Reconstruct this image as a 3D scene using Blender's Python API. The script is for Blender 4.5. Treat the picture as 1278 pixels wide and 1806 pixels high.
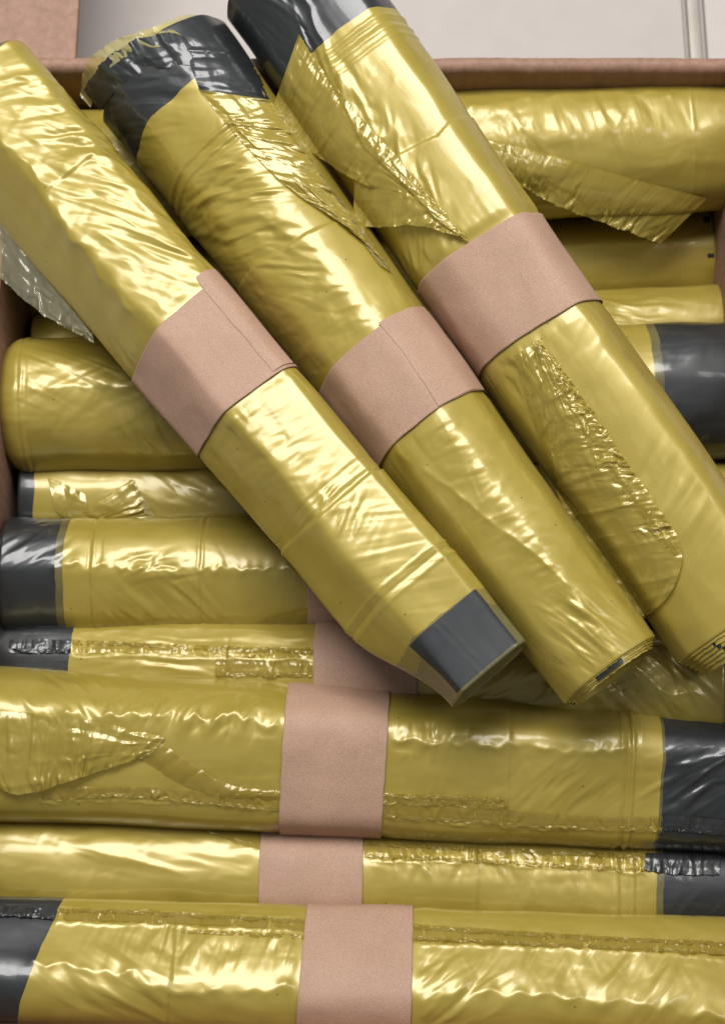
import bpy, bmesh, math, random
import numpy as np
from mathutils import Matrix, Vector

# ------------------------------------------------------------------ camera, world, lamps
for o in list(bpy.data.objects):
    bpy.data.objects.remove(o)
SC = bpy.context.scene
COL = SC.collection
IW, IH = 1278.0, 1806.0            # photograph size, used only to work out where things lie
TILT = math.radians(18.0)
DIST = 0.68
TARGET = np.array([0.0, 0.0, 0.04])
FH = IH * 0.00023                  # height of the framed area at the target
CAM = TARGET + DIST * np.array([0.0, -math.sin(TILT), math.cos(TILT)])
CR = np.array([1.0, 0.0, 0.0])
CU = np.array([0.0, math.cos(TILT), math.sin(TILT)])
CF = np.array([0.0, math.sin(TILT), -math.cos(TILT)])

cd = bpy.data.cameras.new('camera')
cam = bpy.data.objects.new('camera', cd)
COL.objects.link(cam)
cd.sensor_fit = 'VERTICAL'
cd.sensor_height = 36.0
cd.lens = 36.0 * DIST / FH
cd.clip_start = 0.01
cd.clip_end = 50
cd.dof.use_dof = True
cd.dof.focus_distance = 0.665
cd.dof.aperture_fstop = cd.lens / 3.6
cam.matrix_world = Matrix(((CR[0], CU[0], -CF[0], CAM[0]), (CR[1], CU[1], -CF[1], CAM[1]), (CR[2], CU[2], -CF[2], CAM[2]), (0, 0, 0, 1)))
SC.camera = cam

W = bpy.data.worlds.new('World')
SC.world = W
W.use_nodes = True
W.node_tree.nodes['Background'].inputs[0].default_value = (0.92, 0.96, 1.0, 1)
W.node_tree.nodes['Background'].inputs[1].default_value = 0.20


def area(name, loc, aim, sx, sy, power, colr):
    l = bpy.data.lights.new(name, 'AREA')
    l.shape = 'RECTANGLE'
    l.size, l.size_y, l.energy, l.color = sx, sy, power, colr
    o = bpy.data.objects.new(name, l)
    COL.objects.link(o)
    o.location = loc
    o.rotation_euler = (Vector(aim) - Vector(loc)).to_track_quat('-Z', 'Y').to_euler()
    return o


area('ceiling_lamp', (-0.18, 0.56, 1.42), (0, 0, 0), 1.0, 0.62, 30, (1.0, 0.985, 0.965))
area('ceiling_lamp', (0.85, 0.15, 1.25), (0, 0, 0), 0.25, 0.7, 4, (1.0, 0.985, 0.97))
SC.cycles.max_bounces = 6
SC.cycles.diffuse_bounces = 3
SC.cycles.glossy_bounces = 3
SC.cycles.transparent_max_bounces = 8
SC.cycles.caustics_reflective = False
SC.cycles.caustics_refractive = False

vs = SC.view_settings
vs.view_transform = 'Standard'
vs.look = 'None'
vs.exposure = 0.0
vs.gamma = 1.0
vs.use_curve_mapping = False


# ------------------------------------------------------------------ geometry helpers
def ray(p):
    p = np.atleast_2d(np.asarray(p, float))
    a = (p[:, 0] - IW / 2) / IH * FH / DIST
    b = (IH / 2 - p[:, 1]) / IH * FH / DIST
    return CF[None] + a[:, None] * CR[None] + b[:, None] * CU[None]


def at_z(p, z):
    r = ray(p)
    return CAM[None] + r * ((z - CAM[2]) / r[:, 2])[:, None]


def _hash(ix, iy, seed):
    h = (ix.astype(np.int64) * 374761393 + iy.astype(np.int64) * 668265263 + seed * 974634777) & 0xFFFFFFFF
    h = ((h ^ (h >> 13)) * 1274126177) & 0xFFFFFFFF
    h = ((h ^ (h >> 16)) * 2246822519) & 0xFFFFFFFF
    return ((h ^ (h >> 15)) & 0xFFFF) / 65536.0 * 2 * np.pi


def gn(x, y, seed=0):
    x, y = np.broadcast_arrays(np.asarray(x, float), np.asarray(y, float))
    ix, iy = np.floor(x), np.floor(y)
    fx, fy = x - ix, y - iy
    u = fx * fx * fx * (fx * (fx * 6 - 15) + 10)
    v = fy * fy * fy * (fy * (fy * 6 - 15) + 10)

    def g(dx, dy):
        a = _hash(ix + dx, iy + dy, seed)
        return np.cos(a) * (fx - dx) + np.sin(a) * (fy - dy)
    n = (g(0, 0) * (1 - u) + g(1, 0) * u) * (1 - v) + (g(0, 1) * (1 - u) + g(1, 1) * u) * v
    return n * 1.41


def _tri(x, y, seed):
    """flat triangular facets with random heights: the way crumpled film breaks up"""
    k = (x + y) * 0.36602540378
    a, b = x + k, y + k
    ia, ib = np.floor(a), np.floor(b)
    fa, fb = a - ia, b - ib
    lo = fa > fb
    h00 = np.sin(_hash(ia, ib, seed))
    h11 = np.sin(_hash(ia + 1, ib + 1, seed))
    hm = np.where(lo, np.sin(_hash(ia + 1, ib, seed)), np.sin(_hash(ia, ib + 1, seed)))
    big, small = np.maximum(fa, fb), np.minimum(fa, fb)
    return h00 * (1 - big) + hm * (big - small) + h11 * small


def facet(x, y, seed, soft=0.07):
    wx = gn(x * 0.6, y * 0.6, seed + 11) * 0.9
    wy = gn(x * 0.6 + 9.1, y * 0.6, seed + 12) * 0.9
    x, y = x + wx, y + wy
    r = 0
    for dx, dy in ((0.9, 0.2), (-0.6, 0.8), (-0.3, -1.0)):
        r = r + _tri(x + dx * soft, y + dy * soft, seed)
    return r / 3


def ridged(x, y, seed):
    return facet(x * 0.8, y * 0.8, seed) * 0.42 + facet(x * 1.7 + 3, y * 1.7, seed + 5) * 0.13


def sm(a, b, x):
    t = np.clip((x - a) / (b - a), 0, 1)
    return t * t * (3 - 2 * t)


def round_poly(P, cut=0.32, it=4):
    P = np.asarray(P, float)
    for k in range(it):
        c = cut if k == 0 else 0.25
        Q = []
        for i in range(len(P)):
            a, b = P[i], P[(i + 1) % len(P)]
            Q += [a + (b - a) * c, b - (b - a) * c]
        P = np.array(Q)
    return P


def resample(P, t):
    P = np.asarray(P, float)
    d = np.r_[0, np.cumsum(np.linalg.norm(np.diff(P, axis=0), axis=1))]
    d /= d[-1]
    return np.stack([np.interp(t, d, P[:, k]) for k in range(P.shape[1])], -1)


def smooth_line(P, it=2):
    P = np.asarray(P, float)
    for _ in range(it):
        Q = [P[0]]
        for a, b in zip(P[:-1], P[1:]):
            Q += [a * 0.75 + b * 0.25, a * 0.25 + b * 0.75]
        Q.append(P[-1])
        P = np.array(Q)
    return P


def mesh_obj(name, verts, faces, mat, parent=None, smooth=True):
    me = bpy.data.meshes.new(name)
    verts = np.ascontiguousarray(verts, np.float32)
    faces = np.ascontiguousarray(faces, np.int32)
    me.vertices.add(len(verts))
    me.vertices.foreach_set('co', verts.ravel())
    nf, k = faces.shape
    me.loops.add(nf * k)
    me.loops.foreach_set('vertex_index', faces.ravel())
    me.polygons.add(nf)
    me.polygons.foreach_set('loop_start', np.arange(nf, dtype=np.int32) * k)
    me.polygons.foreach_set('loop_total', np.full(nf, k, np.int32))
    me.update(calc_edges=True)
    if smooth:
        me.polygons.foreach_set('use_smooth', np.ones(nf, bool))
    me.materials.append(mat)
    me.validate()
    o = bpy.data.objects.new(name, me)
    COL.objects.link(o)
    if parent is not None:
        o.parent = parent
    return o


def grid_faces(n, m, closed=False, base=0):
    i = np.arange(n - 1)[:, None]
    j = np.arange(m if closed else m - 1)[None]
    j2 = (j + 1) % m
    a = i * m + j
    b = i * m + j2
    return np.stack([a + 0 * j, a + m, b + m, b], -1).reshape(-1, 4) + base


# ------------------------------------------------------------------ materials
def new_mat(name):
    m = bpy.data.materials.new(name)
    m.use_nodes = True
    nt = m.node_tree
    for n in list(nt.nodes):
        nt.nodes.remove(n)
    return m, nt


class NT:
    def __init__(s, nt):
        s.nt = nt

    def n(s, t, **kw):
        x = s.nt.nodes.new(t)
        for k, v in kw.items():
            setattr(x, k, v)
        return x

    def l(s, a, b):
        s.nt.links.new(a, b)

    def noise(s, vec, scale, detail=2, rough=0.5, dist=0.0):
        x = s.n('ShaderNodeTexNoise')
        x.inputs['Scale'].default_value = scale
        x.inputs['Detail'].default_value = detail
        x.inputs['Roughness'].default_value = rough
        x.inputs['Distortion'].default_value = dist
        s.l(vec, x.inputs['Vector'])
        return x.outputs['Fac']

    def ramp(s, fac, stops):
        x = s.n('ShaderNodeValToRGB')
        cr = x.color_ramp
        while len(cr.elements) < len(stops):
            cr.elements.new(0.5)
        for e, (p, c) in zip(cr.elements, stops):
            e.position = p
            e.color = c if len(c) == 4 else (*c, 1)
        s.l(fac, x.inputs['Fac'])
        return x.outputs['Color']

    def mix(s, fac, a, b, mode='MIX'):
        x = s.n('ShaderNodeMix', data_type='RGBA', blend_type=mode)
        for v, i in ((fac, 0), (a, 6), (b, 7)):
            if isinstance(v, (int, float)):
                x.inputs[i].default_value = v
            elif isinstance(v, tuple):
                x.inputs[i].default_value = (*v, 1)
            else:
                s.l(v, x.inputs[i])
        return x.outputs[2]

    def mapping(s, vec, scale):
        x = s.n('ShaderNodeMapping')
        x.inputs['Scale'].default_value = scale
        s.l(vec, x.inputs['Vector'])
        return x.outputs['Vector']


def film_mat(name, base, base2, rough=0.33, metal=0.3, coat=0.4, coat_r=0.12, alpha=1.0, tint=(1, 1, 1), bump=0.25, specks=True):
    m, nt = new_mat(name)
    N = NT(nt)
    tc = N.n('ShaderNodeTexCoord').outputs['Object']
    oi = N.n('ShaderNodeObjectInfo')
    add = N.n('ShaderNodeVectorMath', operation='ADD')
    N.l(tc, add.inputs[0])
    N.l(oi.outputs['Random'], add.inputs[1])
    vec = add.outputs[0]
    f = N.noise(N.mapping(vec, (0.6, 1, 1)), 45, 3, 0.55, 0.6)
    c = N.mix(N.ramp(f, [(0.35, (0, 0, 0)), (0.68, (1, 1, 1))]), base, base2)
    if specks:
        vo = N.n('ShaderNodeTexVoronoi')
        vo.inputs['Scale'].default_value = 95
        N.l(vec, vo.inputs['Vector'])
        sp = N.ramp(vo.outputs['Distance'], [(0.0, (1, 1, 1)), (0.025, (1, 1, 1)), (0.045, (0, 0, 0))])
        c = N.mix(sp, c, tuple(x * 0.35 for x in base))
    b = N.n('ShaderNodeBsdfPrincipled')
    N.l(c, b.inputs['Base Color'])
    b.inputs['Metallic'].default_value = metal
    rr = N.noise(vec, 30, 2)
    mr = N.n('ShaderNodeMapRange')
    mr.inputs[3].default_value = rough - 0.06
    mr.inputs[4].default_value = rough + 0.06
    N.l(rr, mr.inputs[0])
    N.l(mr.outputs[0], b.inputs['Roughness'])
    b.inputs['IOR'].default_value = 1.5
    b.inputs['Coat Weight'].default_value = coat
    b.inputs['Coat Roughness'].default_value = coat_r
    bn = N.n('ShaderNodeBump')
    bn.inputs['Strength'].default_value = bump
    bn.inputs['Distance'].default_value = 0.0008
    h = N.noise(N.mapping(vec, (0.7, 1, 1)), 170, 3, 0.55, 0.6)
    N.l(h, bn.inputs['Height'])
    N.l(bn.outputs[0], b.inputs['Normal'])
    out = N.n('ShaderNodeOutputMaterial')
    if alpha < 1:
        t = N.n('ShaderNodeBsdfTransparent')
        t.inputs['Color'].default_value = (*tint, 1)
        mx = N.n('ShaderNodeMixShader')
        mx.inputs[0].default_value = alpha
        N.l(t.outputs[0], mx.inputs[1])
        N.l(b.outputs[0], mx.inputs[2])
        N.l(mx.outputs[0], out.inputs['Surface'])
    else:
        N.l(b.outputs[0], out.inputs['Surface'])
    return m


GOLD = film_mat('gold_film', (0.345, 0.260, 0.040), (0.400, 0.307, 0.060), rough=0.40, metal=0.18, coat=0.48, coat_r=0.14, bump=0.05)
SEAM = film_mat('gold_seam_film', (0.35, 0.27, 0.052), (0.41, 0.32, 0.085), rough=0.25, metal=0.12, coat=0.9, coat_r=0.08, alpha=0.45, tint=(0.99, 0.93, 0.6), bump=0.10, specks=False)
FLAP = film_mat('gold_thin_film', (0.37, 0.283, 0.045), (0.42, 0.326, 0.066), rough=0.30, metal=0.15, coat=0.8, coat_r=0.09, alpha=0.74, tint=(0.97, 0.88, 0.45), bump=0.08)
PALE = film_mat('pale_thin_film', (0.47, 0.41, 0.17), (0.54, 0.47, 0.23), rough=0.24, metal=0.05, coat=1.0, coat_r=0.07, alpha=0.55, tint=(0.98, 0.92, 0.58), bump=0.1, specks=False)
CLEAR = film_mat('clear_thin_film', (0.42, 0.39, 0.24), (0.50, 0.46, 0.29), rough=0.2, metal=0.05, coat=1.0, coat_r=0.06, alpha=0.38, tint=(0.97, 0.94, 0.74), bump=0.2, specks=False)
OLIVE = film_mat('olive_margin_film', (0.105, 0.092, 0.038), (0.15, 0.13, 0.05), rough=0.34, metal=0.05, coat=0.5, bump=0.06, specks=False)
OLIVE2 = film_mat('yellow_olive_film', (0.20, 0.155, 0.042), (0.25, 0.195, 0.055), rough=0.34, metal=0.1, coat=0.5, bump=0.06, specks=False)
DARK = film_mat('charcoal_film', (0.019, 0.021, 0.022), (0.029, 0.031, 0.031), rough=0.40, metal=0.0, coat=0.5, coat_r=0.11, bump=0.06, specks=False)
MATT = film_mat('matt_charcoal_film', (0.020, 0.022, 0.024), (0.026, 0.028, 0.030), rough=0.6, metal=0.0, coat=0.0, coat_r=0.3, bump=0.03, specks=False)
INK = film_mat('black_ink', (0.012, 0.012, 0.014), (0.02, 0.02, 0.022), rough=0.4, metal=0, coat=0.2, bump=0.05, specks=False)


def paper_mat(name, c1, c2, fibre=1900, bump=0.25, stretch=(1, 1, 1)):
    m, nt = new_mat(name)
    N = NT(nt)
    tc = N.n('ShaderNodeTexCoord').outputs['Object']
    f = N.noise(N.mapping(tc, stretch), fibre, 4, 0.7)
    g = N.noise(tc, 40, 3, 0.6)
    c = N.mix(N.ramp(f, [(0.35, (0, 0, 0)), (0.65, (1, 1, 1))]), c1, c2)
    c = N.mix(N.ramp(g, [(0.3, (0.90, 0.88, 0.87)), (0.7, (1.06, 1.06, 1.06))]), (0, 0, 0), c, 'MIX') if False else c
    mul = N.mix(1.0, c, N.ramp(g, [(0.3, (0.88, 0.87, 0.86)), (0.7, (1.0, 1.0, 1.0))]), 'MULTIPLY')
    b = N.n('ShaderNodeBsdfPrincipled')
    N.l(mul, b.inputs['Base Color'])
    b.inputs['Roughness'].default_value = 0.62
    b.inputs['Specular IOR Level'].default_value = 0.4
    bn = N.n('ShaderNodeBump')
    bn.inputs['Strength'].default_value = bump
    bn.inputs['Distance'].default_value = 0.0003
    N.l(f, bn.inputs['Height'])
    N.l(bn.outputs[0], b.inputs['Normal'])
    out = N.n('ShaderNodeOutputMaterial')
    N.l(b.outputs[0], out.inputs['Surface'])
    return m


KRAFT = paper_mat('kraft_paper', (0.365, 0.222, 0.148), (0.515, 0.328, 0.236), bump=0.45)
BOARD = paper_mat('cardboard', (0.27, 0.150, 0.100), (0.35, 0.205, 0.142), fibre=500, stretch=(0.5, 0.5, 0.12))


# ------------------------------------------------------------------ rolls
class Roll:
    def __init__(s, label, group, p0, p1, z0, z1, hw0, hw1, section, seed=1, cut=0.3, amp=1.0, ds=0.75, endround=(0, 0)):
        s.seed, s.amp, s.ds, s.endround = seed, amp, ds, endround
        s.squash = s.pinch = 0.0
        a, b = at_z([p0], z0)[0], at_z([p1], z1)[0]
        s.ex = (b - a) / np.linalg.norm(b - a)
        mid = (a + b) / 2
        vd = CAM - mid
        ez = vd - vd.dot(s.ex) * s.ex
        s.ez = ez / np.linalg.norm(ez)
        s.ey = np.cross(s.ez, s.ex)
        s.a, s.L = a, np.linalg.norm(b - a) * 1000
        def mpp(q):
            return np.dot(q - CAM, CF) / DIST * FH / IH * 1000
        s.hw0, s.hw1 = hw0 * mpp(a), hw1 * mpp(b)
        P = round_poly(section, cut)
        P[:, 0] /= np.abs(P[:, 0]).max()
        # resample: fine on the upper side, coarse underneath
        C = np.vstack([P, P[:1]])
        d = np.r_[0, np.cumsum(np.linalg.norm(np.diff(C, axis=0), axis=1))]
        hm = (s.hw0 + s.hw1) / 2
        ts, t = [], 0.0
        while t < d[-1]:
            ts.append(t)
            h = np.interp(t, d, C[:, 1])
            t += (0.72 if h > -0.25 else 3.0) / hm
        ts = np.array(ts)
        s.S = np.stack([np.interp(ts, d, C[:, 0]), np.interp(ts, d, C[:, 1])], -1)
        tan = np.roll(s.S, -1, 0) - np.roll(s.S, 1, 0)
        nrm = np.stack([tan[:, 1], -tan[:, 0]], -1)
        nrm /= np.linalg.norm(nrm, axis=1)[:, None]
        if (nrm * s.S).sum() < 0:
            nrm = -nrm
        s.N = nrm
        top = np.argmax(s.S[:, 1] - 10 * np.abs(s.S[:, 0]) * (s.S[:, 1] > 0) - 100 * (s.S[:, 1] < 0))
        arc = ts - ts[top]
        tot = d[-1]
        s.arc = (arc + tot / 2) % tot - tot / 2
        s.vis = sm(-0.45, -0.1, s.S[:, 1])
        s.base = -s.S[:, 1].min() * hm
        up = s.S[s.S[:, 1] > -0.15]
        up = up[np.argsort(up[:, 0])]
        s.upw, s.uph = up[:, 0], up[:, 1]
        s.feats, s.bands = [], []
        o = bpy.data.objects.new('bag_roll', None)
        COL.objects.link(o)
        org = (a + b) / 2 - s.ez * s.base * 0.001
        s.org_s = s.L / 2
        M = Matrix.Identity(4)
        for k in range(3):
            M[k][0], M[k][1], M[k][2], M[k][3] = s.ex[k], s.ey[k], s.ez[k], org[k]
        o.matrix_world = M
        o.empty_display_size = 0.02
        o['label'], o['category'], o['group'] = label, 'bag roll', group
        s.root = o

    def hw(s, x):
        t = np.clip(x / s.L, -0.1, 1.1)
        return (s.hw0 + (s.hw1 - s.hw0) * t) * (1 + 0.035 * gn(x / 55, np.asarray(x) * 0 + 2.2, s.seed + 81))

    def toph(s, x, w):
        h = s.hw(x)
        wn = w / h
        r = np.interp(wn, s.upw, s.uph)
        over = np.maximum(np.abs(wn) - 1, 0)
        return (r - over * 0.15) * h

    def px(s, p, it=14):
        """pixels of the photograph to (along, across) millimetres on this roll"""
        r = ray(p)
        h = np.full(len(r), 0.6 * s.hw0)
        rel = (CAM - s.a) * 1000
        for _ in range(it):
            t = (h - rel.dot(s.ez)) / (r @ s.ez)
            q = rel[None] + r * t[:, None]
            x, w = q @ s.ex, q @ s.ey
            h = 0.5 * h + 0.5 * s.toph(x, w)
        return np.stack([x, w], -1)

    def s_at(s, p):
        return s.px([p])[0, 0]

    # --- features
    def ridge(s, pts, amp, width, zig=0.0, zf=0.12):
        s.feats.append(('ridge', s.px(pts), amp, width, zig, zf))

    def step(s, pts, amp, width=0.35, wob=0.25):
        """edge of a layer of film: height changes from one side of the line to the other"""
        s.feats.append(('step', s.px(pts), amp, width, wob))

    def groove(s, p, amp, width, tilt=0.0, wob=0.2):
        q = s.px([p])[0]
        s.feats.append(('groove', q, amp, width, tilt, wob))

    def wrinkles(s, c, ra, rw, amp, scale, ang=0.0, stretch=2.5, seed=None):
        q = s.px([c])[0]
        s.feats.append(('wr', q, ra, rw, amp, scale, math.radians(ang), stretch, s.seed * 7 + len(s.feats) if seed is None else seed))

    def disp(s, x, w, arc):
        d = gn(x / 40, arc / 24, s.seed) * 0.45 + gn(x / 15, arc / 11, s.seed + 3) * 0.06
        d = d + 0.20 * facet(x / 30, arc / 9, s.seed + 9, 0.10)
        am = np.clip(gn(x / 26, arc / 15, s.seed + 71) + 0.25, 0, 1)
        d = d + 0.16 * am * facet(x / 4.2 + arc / 9, arc / 13, s.seed + 10, 0.08) + 0.10 * am * facet(x / 11, arc / 3.2 + x / 20, s.seed + 13, 0.08)
        d = d * s.amp
        for f in s.feats:
            k = f[0]
            if k == 'wr' and (x.min() > f[1][0] + 2.2 * f[2] or x.max() < f[1][0] - 2.2 * f[2]):
                continue
            if k == 'ridge' or k == 'step':
                P = f[1]
                jw = w + (gn(x * f[5], x * 0 + 3.3, s.seed + 21) * f[4] if k == 'ridge' else 0)
                jx = x + (gn(w * 0.15, w * 0 + 1.7, s.seed + 22) * f[4] if k == 'step' else 0)
                best = np.full(x.shape, 1e9)
                sgn = np.ones(x.shape)
                end = np.ones(x.shape)
                for i in range(len(P) - 1):
                    A, B = P[i], P[i + 1]
                    v = B - A
                    l2 = v.dot(v)
                    t0 = ((jx - A[0]) * v[0] + (jw - A[1]) * v[1]) / l2
                    t = np.clip(t0, 0, 1)
                    dx, dw = jx - A[0] - t * v[0], jw - A[1] - t * v[1]
                    D = np.hypot(dx, dw)
                    m = D < best
                    best = np.where(m, D, best)
                    sgn = np.where(m, np.sign(v[0] * dw - v[1] * dx), sgn)
                if k == 'ridge':
                    e = f[3] * 0.22
                    fall = np.exp(-(np.sqrt(best ** 2 + e * e) - e) / f[3])
                    mod = 0.65 + 0.6 * gn(x / 7, w / 7, s.seed + 31)
                    d = d + f[2] * fall * mod
                else:
                    body = 0.5 + 0.5 * np.tanh(best * sgn / f[3])
                    fade = np.exp(-np.maximum(best - 2, 0) / 9)
                    d = d + f[2] * (body - 0.5) * fade
            elif k == 'groove':
                q = f[1]
                u = x - q[0] - f[4] * (w - q[1]) + f[5] * gn(w / 5, w * 0 + 0.7, s.seed + 41)
                d = d + f[2] * np.exp(-(u / f[3]) ** 2)
            elif k == 'wr':
                q, ra, rw, amp, sc, ang, st, sd = f[1:]
                ca, sa = math.cos(ang), math.sin(ang)
                dx, dw = x - q[0], w - q[1]
                m = np.exp(-((dx / ra) ** 2 + (dw / rw) ** 2) ** 1.5)
                u = (dx * ca + arc * sa) / (sc * st * 1.5)
                v = (-dx * sa + arc * ca) / (sc * 0.85)
                d = d + amp * m * (0.46 * facet(u, v, sd, 0.05) + 0.16 * facet(u * 1.4 + v * 0.3, v * 2.1, sd + 5, 0.07))
        for (a0, a1, b0, b1) in s.bands:
            lo = a0 + b0 * w
            hi = a1 + b1 * w
            m = sm(-6, -0.5, x - lo) * sm(-6, -0.5, hi - x)
            far = np.maximum(np.maximum(lo - x, x - hi), 0)
            d = d + np.exp(-far / 9) * (0.30 * facet(x / 22, arc / 4.2, s.seed + 33, 0.07) + 0.25)
            d = d * (1 - m) - 0.25 * m
        return d

    def pos(s, x, j, d):
        h = s.hw(x)
        if s.endround[0]:
            t = np.clip(1 - x / s.endround[0], 0, 1)
            h = h * np.sqrt(1 - 0.30 * t * t)
        if s.endround[1]:
            t = np.clip(1 - (s.L - x) / s.endround[1], 0, 1)
            h = h * np.sqrt(1 - 0.30 * t * t)
        sw = s.S[j, 0]
        sw = sw + (0.055 * gn(x / 30, sw * 1.3 + 7, s.seed + 91) + 0.02 * gn(x / 11, sw * 2 + 3, s.seed + 92)) * (1 - np.minimum(np.abs(sw), 1) ** 3)
        if s.pinch:
            sw = np.where(sw < -0.24, -0.24 + (sw + 0.24) * (1 - s.pinch * sm(s.L - 52, s.L - 1, x)), sw)
        W_ = sw * h + s.N[j, 0] * d
        H_ = s.S[j, 1] * h + s.N[j, 1] * d
        if s.squash:
            H_ = H_ * (1 - s.squash * sm(s.L - 75, s.L, x))
        return np.stack([x - s.org_s, W_, H_ + s.base], -1) * 0.001

    def tube(s, name, x0, x1, mat, k0=0.0, k1=0.0, off=0.0, cap=(False, False), ds=None, wr=1.0, jr=None, ragged=(0, 0), scale=1.0, wav=(0, 0)):
        """part of the roll's skin between two places along it; k slants an end with the across coordinate"""
        ds = ds or s.ds
        n = max(3, int((x1 - x0) / ds) + 1)
        J = np.arange(len(s.S)) if jr is None else jr
        u = np.linspace(0, 1, n)[:, None]
        wl = (s.S[J, 0] * (s.hw0 + s.hw1) / 2)[None]
        al = (s.arc[J] * (s.hw0 + s.hw1) / 2)[None]
        e0 = x0 + k0 * wl + ragged[0] * gn(al / 2.3, al * 0 + x0, s.seed + 51)
        e1 = x1 + k1 * wl + ragged[1] * gn(al / 2.3, al * 0 + x1, s.seed + 52)
        e0 = e0 + wav[0] * (gn(al / 13, al * 0 + 0.37, s.seed + 53) + 0.3 * gn(al / 4, al * 0 + 0.37, s.seed + 54))
        e1 = e1 + wav[1] * (gn(al / 13, al * 0 + 0.37, s.seed + 53) + 0.3 * gn(al / 4, al * 0 + 0.37, s.seed + 54))
        X = e0 + (e1 - e0) * u
        JJ = np.broadcast_to(J[None], X.shape)
        Wd = s.S[JJ, 0] * s.hw(X)
        Ar = s.arc[JJ] * s.hw(X)
        D = s.disp(X, Wd, Ar) * s.vis[JJ] * wr + off
        V = s.pos(X, JJ, D)
        if scale != 1.0:
            c = np.array([0, 0, s.base * 0.001])
            V = np.concatenate([V[..., :1], (V[..., 1:] - c[1:]) * scale + c[1:]], -1)
        m = len(J)
        verts = [V.reshape(-1, 3)]
        faces = [grid_faces(n, m, closed=jr is None)]
        base = n * m
        for e in (0, 1):
            if cap[e]:
                ring = V[0] if e == 0 else V[-1]
                sg = -1 if e == 0 else 1
                cen = np.array([ring[:, 0].mean(), 0, s.base * 0.001])
                prev = (0 if e == 0 else (n - 1) * m)
                for sc_, dx in ((0.975, 0.0006), (0.93, 0.0004), (0.90, -0.0012), (0.84, -0.0006), (0.80, -0.0022), (0.70, -0.0012), (0.66, -0.0026), (0.5, -0.0018), (0.46, -0.003), (0.08, -0.003)):
                    r2 = cen + (ring - cen) * np.array([1, sc_, sc_]) + np.array([sg * dx, 0, 0])
                    verts.append(r2)
                    j = np.arange(m)
                    j2 = (j + 1) % m
                    f = np.stack([prev + j, prev + j2, base + j2, base + j], -1)
                    faces.append(f if e == 0 else f[:, ::-1])
                    prev = base
                    base += m
        return mesh_obj(name, np.vstack(verts), np.vstack(faces), mat, s.root)

    def band(s, ul, ll, ur, lr, off=0.55, mat=None):
        """paper sleeve; four corners in the photograph: start/end of the left edge, start/end of the right edge of the roll"""
        q = s.px([ul, ll, ur, lr])
        b0 = (q[2, 0] - q[0, 0]) / (q[2, 1] - q[0, 1])
        b1 = (q[3, 0] - q[1, 0]) / (q[3, 1] - q[1, 1])
        a0 = q[0, 0] - b0 * q[0, 1]
        a1 = q[1, 0] - b1 * q[1, 1]
        s.bands.append((a0, a1, b0, b1))
        s._band = (a0, a1, b0, b1, off)

    def make_band(s, lap=None):
        a0, a1, b0, b1, off = s._band
        n = 60
        m = len(s.S)
        u = np.linspace(0, 1, n)[:, None]
        wl = (s.S[:, 0] * (s.hw0 + s.hw1) / 2)[None]
        al = (s.arc * (s.hw0 + s.hw1) / 2)[None]
        e0 = a0 + b0 * wl + 0.25 * gn(al / 9, al * 0, s.seed + 61)
        e1 = a1 + b1 * wl + 0.25 * gn(al / 9, al * 0, s.seed + 62)
        X = e0 + (e1 - e0) * u
        JJ = np.broadcast_to(np.arange(m)[None], X.shape)
        Ar = s.arc[JJ] * s.hw(X)
        edge = np.minimum(X - e0, e1 - X)
        D = off + 0.14 * facet(X / 20, Ar / 12, s.seed + 66, 0.06) + 0.16 * gn(X / 30, Ar / 11, s.seed + 63) + 0.05 * gn(X / 8, Ar / 6, s.seed + 64) + 0.28 * np.exp(-edge / 1.2) * (0.4 + gn(X * 0, Ar / 12, s.seed + 65))
        V = s.pos(X, JJ, D)
        V2 = s.pos(X, JJ, D - 0.22)
        f1 = grid_faces(n, m, True)
        f2 = grid_faces(n, m, True, n * m)[:, ::-1]
        j = np.arange(m)
        j2 = (j + 1) % m
        e_a = np.stack([j, j2, j2 + n * m, j + n * m], -1)
        k = (n - 1) * m
        e_b = np.stack([k + j2, k + j, k + j + n * m, k + j2 + n * m], -1)
        o = mesh_obj('paper_band', np.vstack([V.reshape(-1, 3), V2.reshape(-1, 3)]), np.vstack([f1, f2, e_a, e_b]), KRAFT, s.root)
        return o

    def unproj(s, p, h):
        r = ray(p)
        rel = (CAM - s.a) * 1000
        t = (h - rel.dot(s.ez)) / (r @ s.ez)
        q = rel[None] + r * t[:, None]
        return q @ s.ex, q @ s.ey

    def sheet(s, name, A, B, mat, lift=(0.6, 1.2), bulge=0.0, crink=(0.15, 0.9), cf=1.6, ragged=(0.0, 0.4), big=0.5, du=0.5, seed=None, parent=None, curl=0.0, flat=0.0, drop=2.0, rend=None):
        """loose film lying over the roll between two edge lines given in the photograph;
        flat = 0 hugs the roll, 1 stands off it as a plane"""
        seed = s.seed * 13 + int(A[0][0]) if seed is None else seed
        seam = name == 'seam_strip'
        a, b = smooth_line(A), smooth_line(B)
        mmpp = 0.24
        la = np.linalg.norm(np.diff(a, axis=0), axis=1).sum() * mmpp
        lb = np.linalg.norm(np.diff(b, axis=0), axis=1).sum() * mmpp
        ln = max(la, lb)
        n = max(6, int(ln / du))
        wid = max(np.linalg.norm(a[0] - b[0]), np.linalg.norm(a[-1] - b[-1]), np.linalg.norm(a[len(a) // 2] - b[len(b) // 2])) * mmpp
        m = max(9 if seam else 5, int(wid / du))
        t = np.linspace(0, 1, n)
        a, b = resample(a, t), resample(b, t)
        u = t[:, None] * ln
        v = np.linspace(0, 1, m)[None]
        P = a[:, None] * (1 - v[..., None]) + b[:, None] * v[..., None]
        dirv = b - a
        dl = np.linalg.norm(dirv, axis=1)[:, None]
        dirn = (dirv / np.maximum(dl, 1e-3))[:, None]
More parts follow.
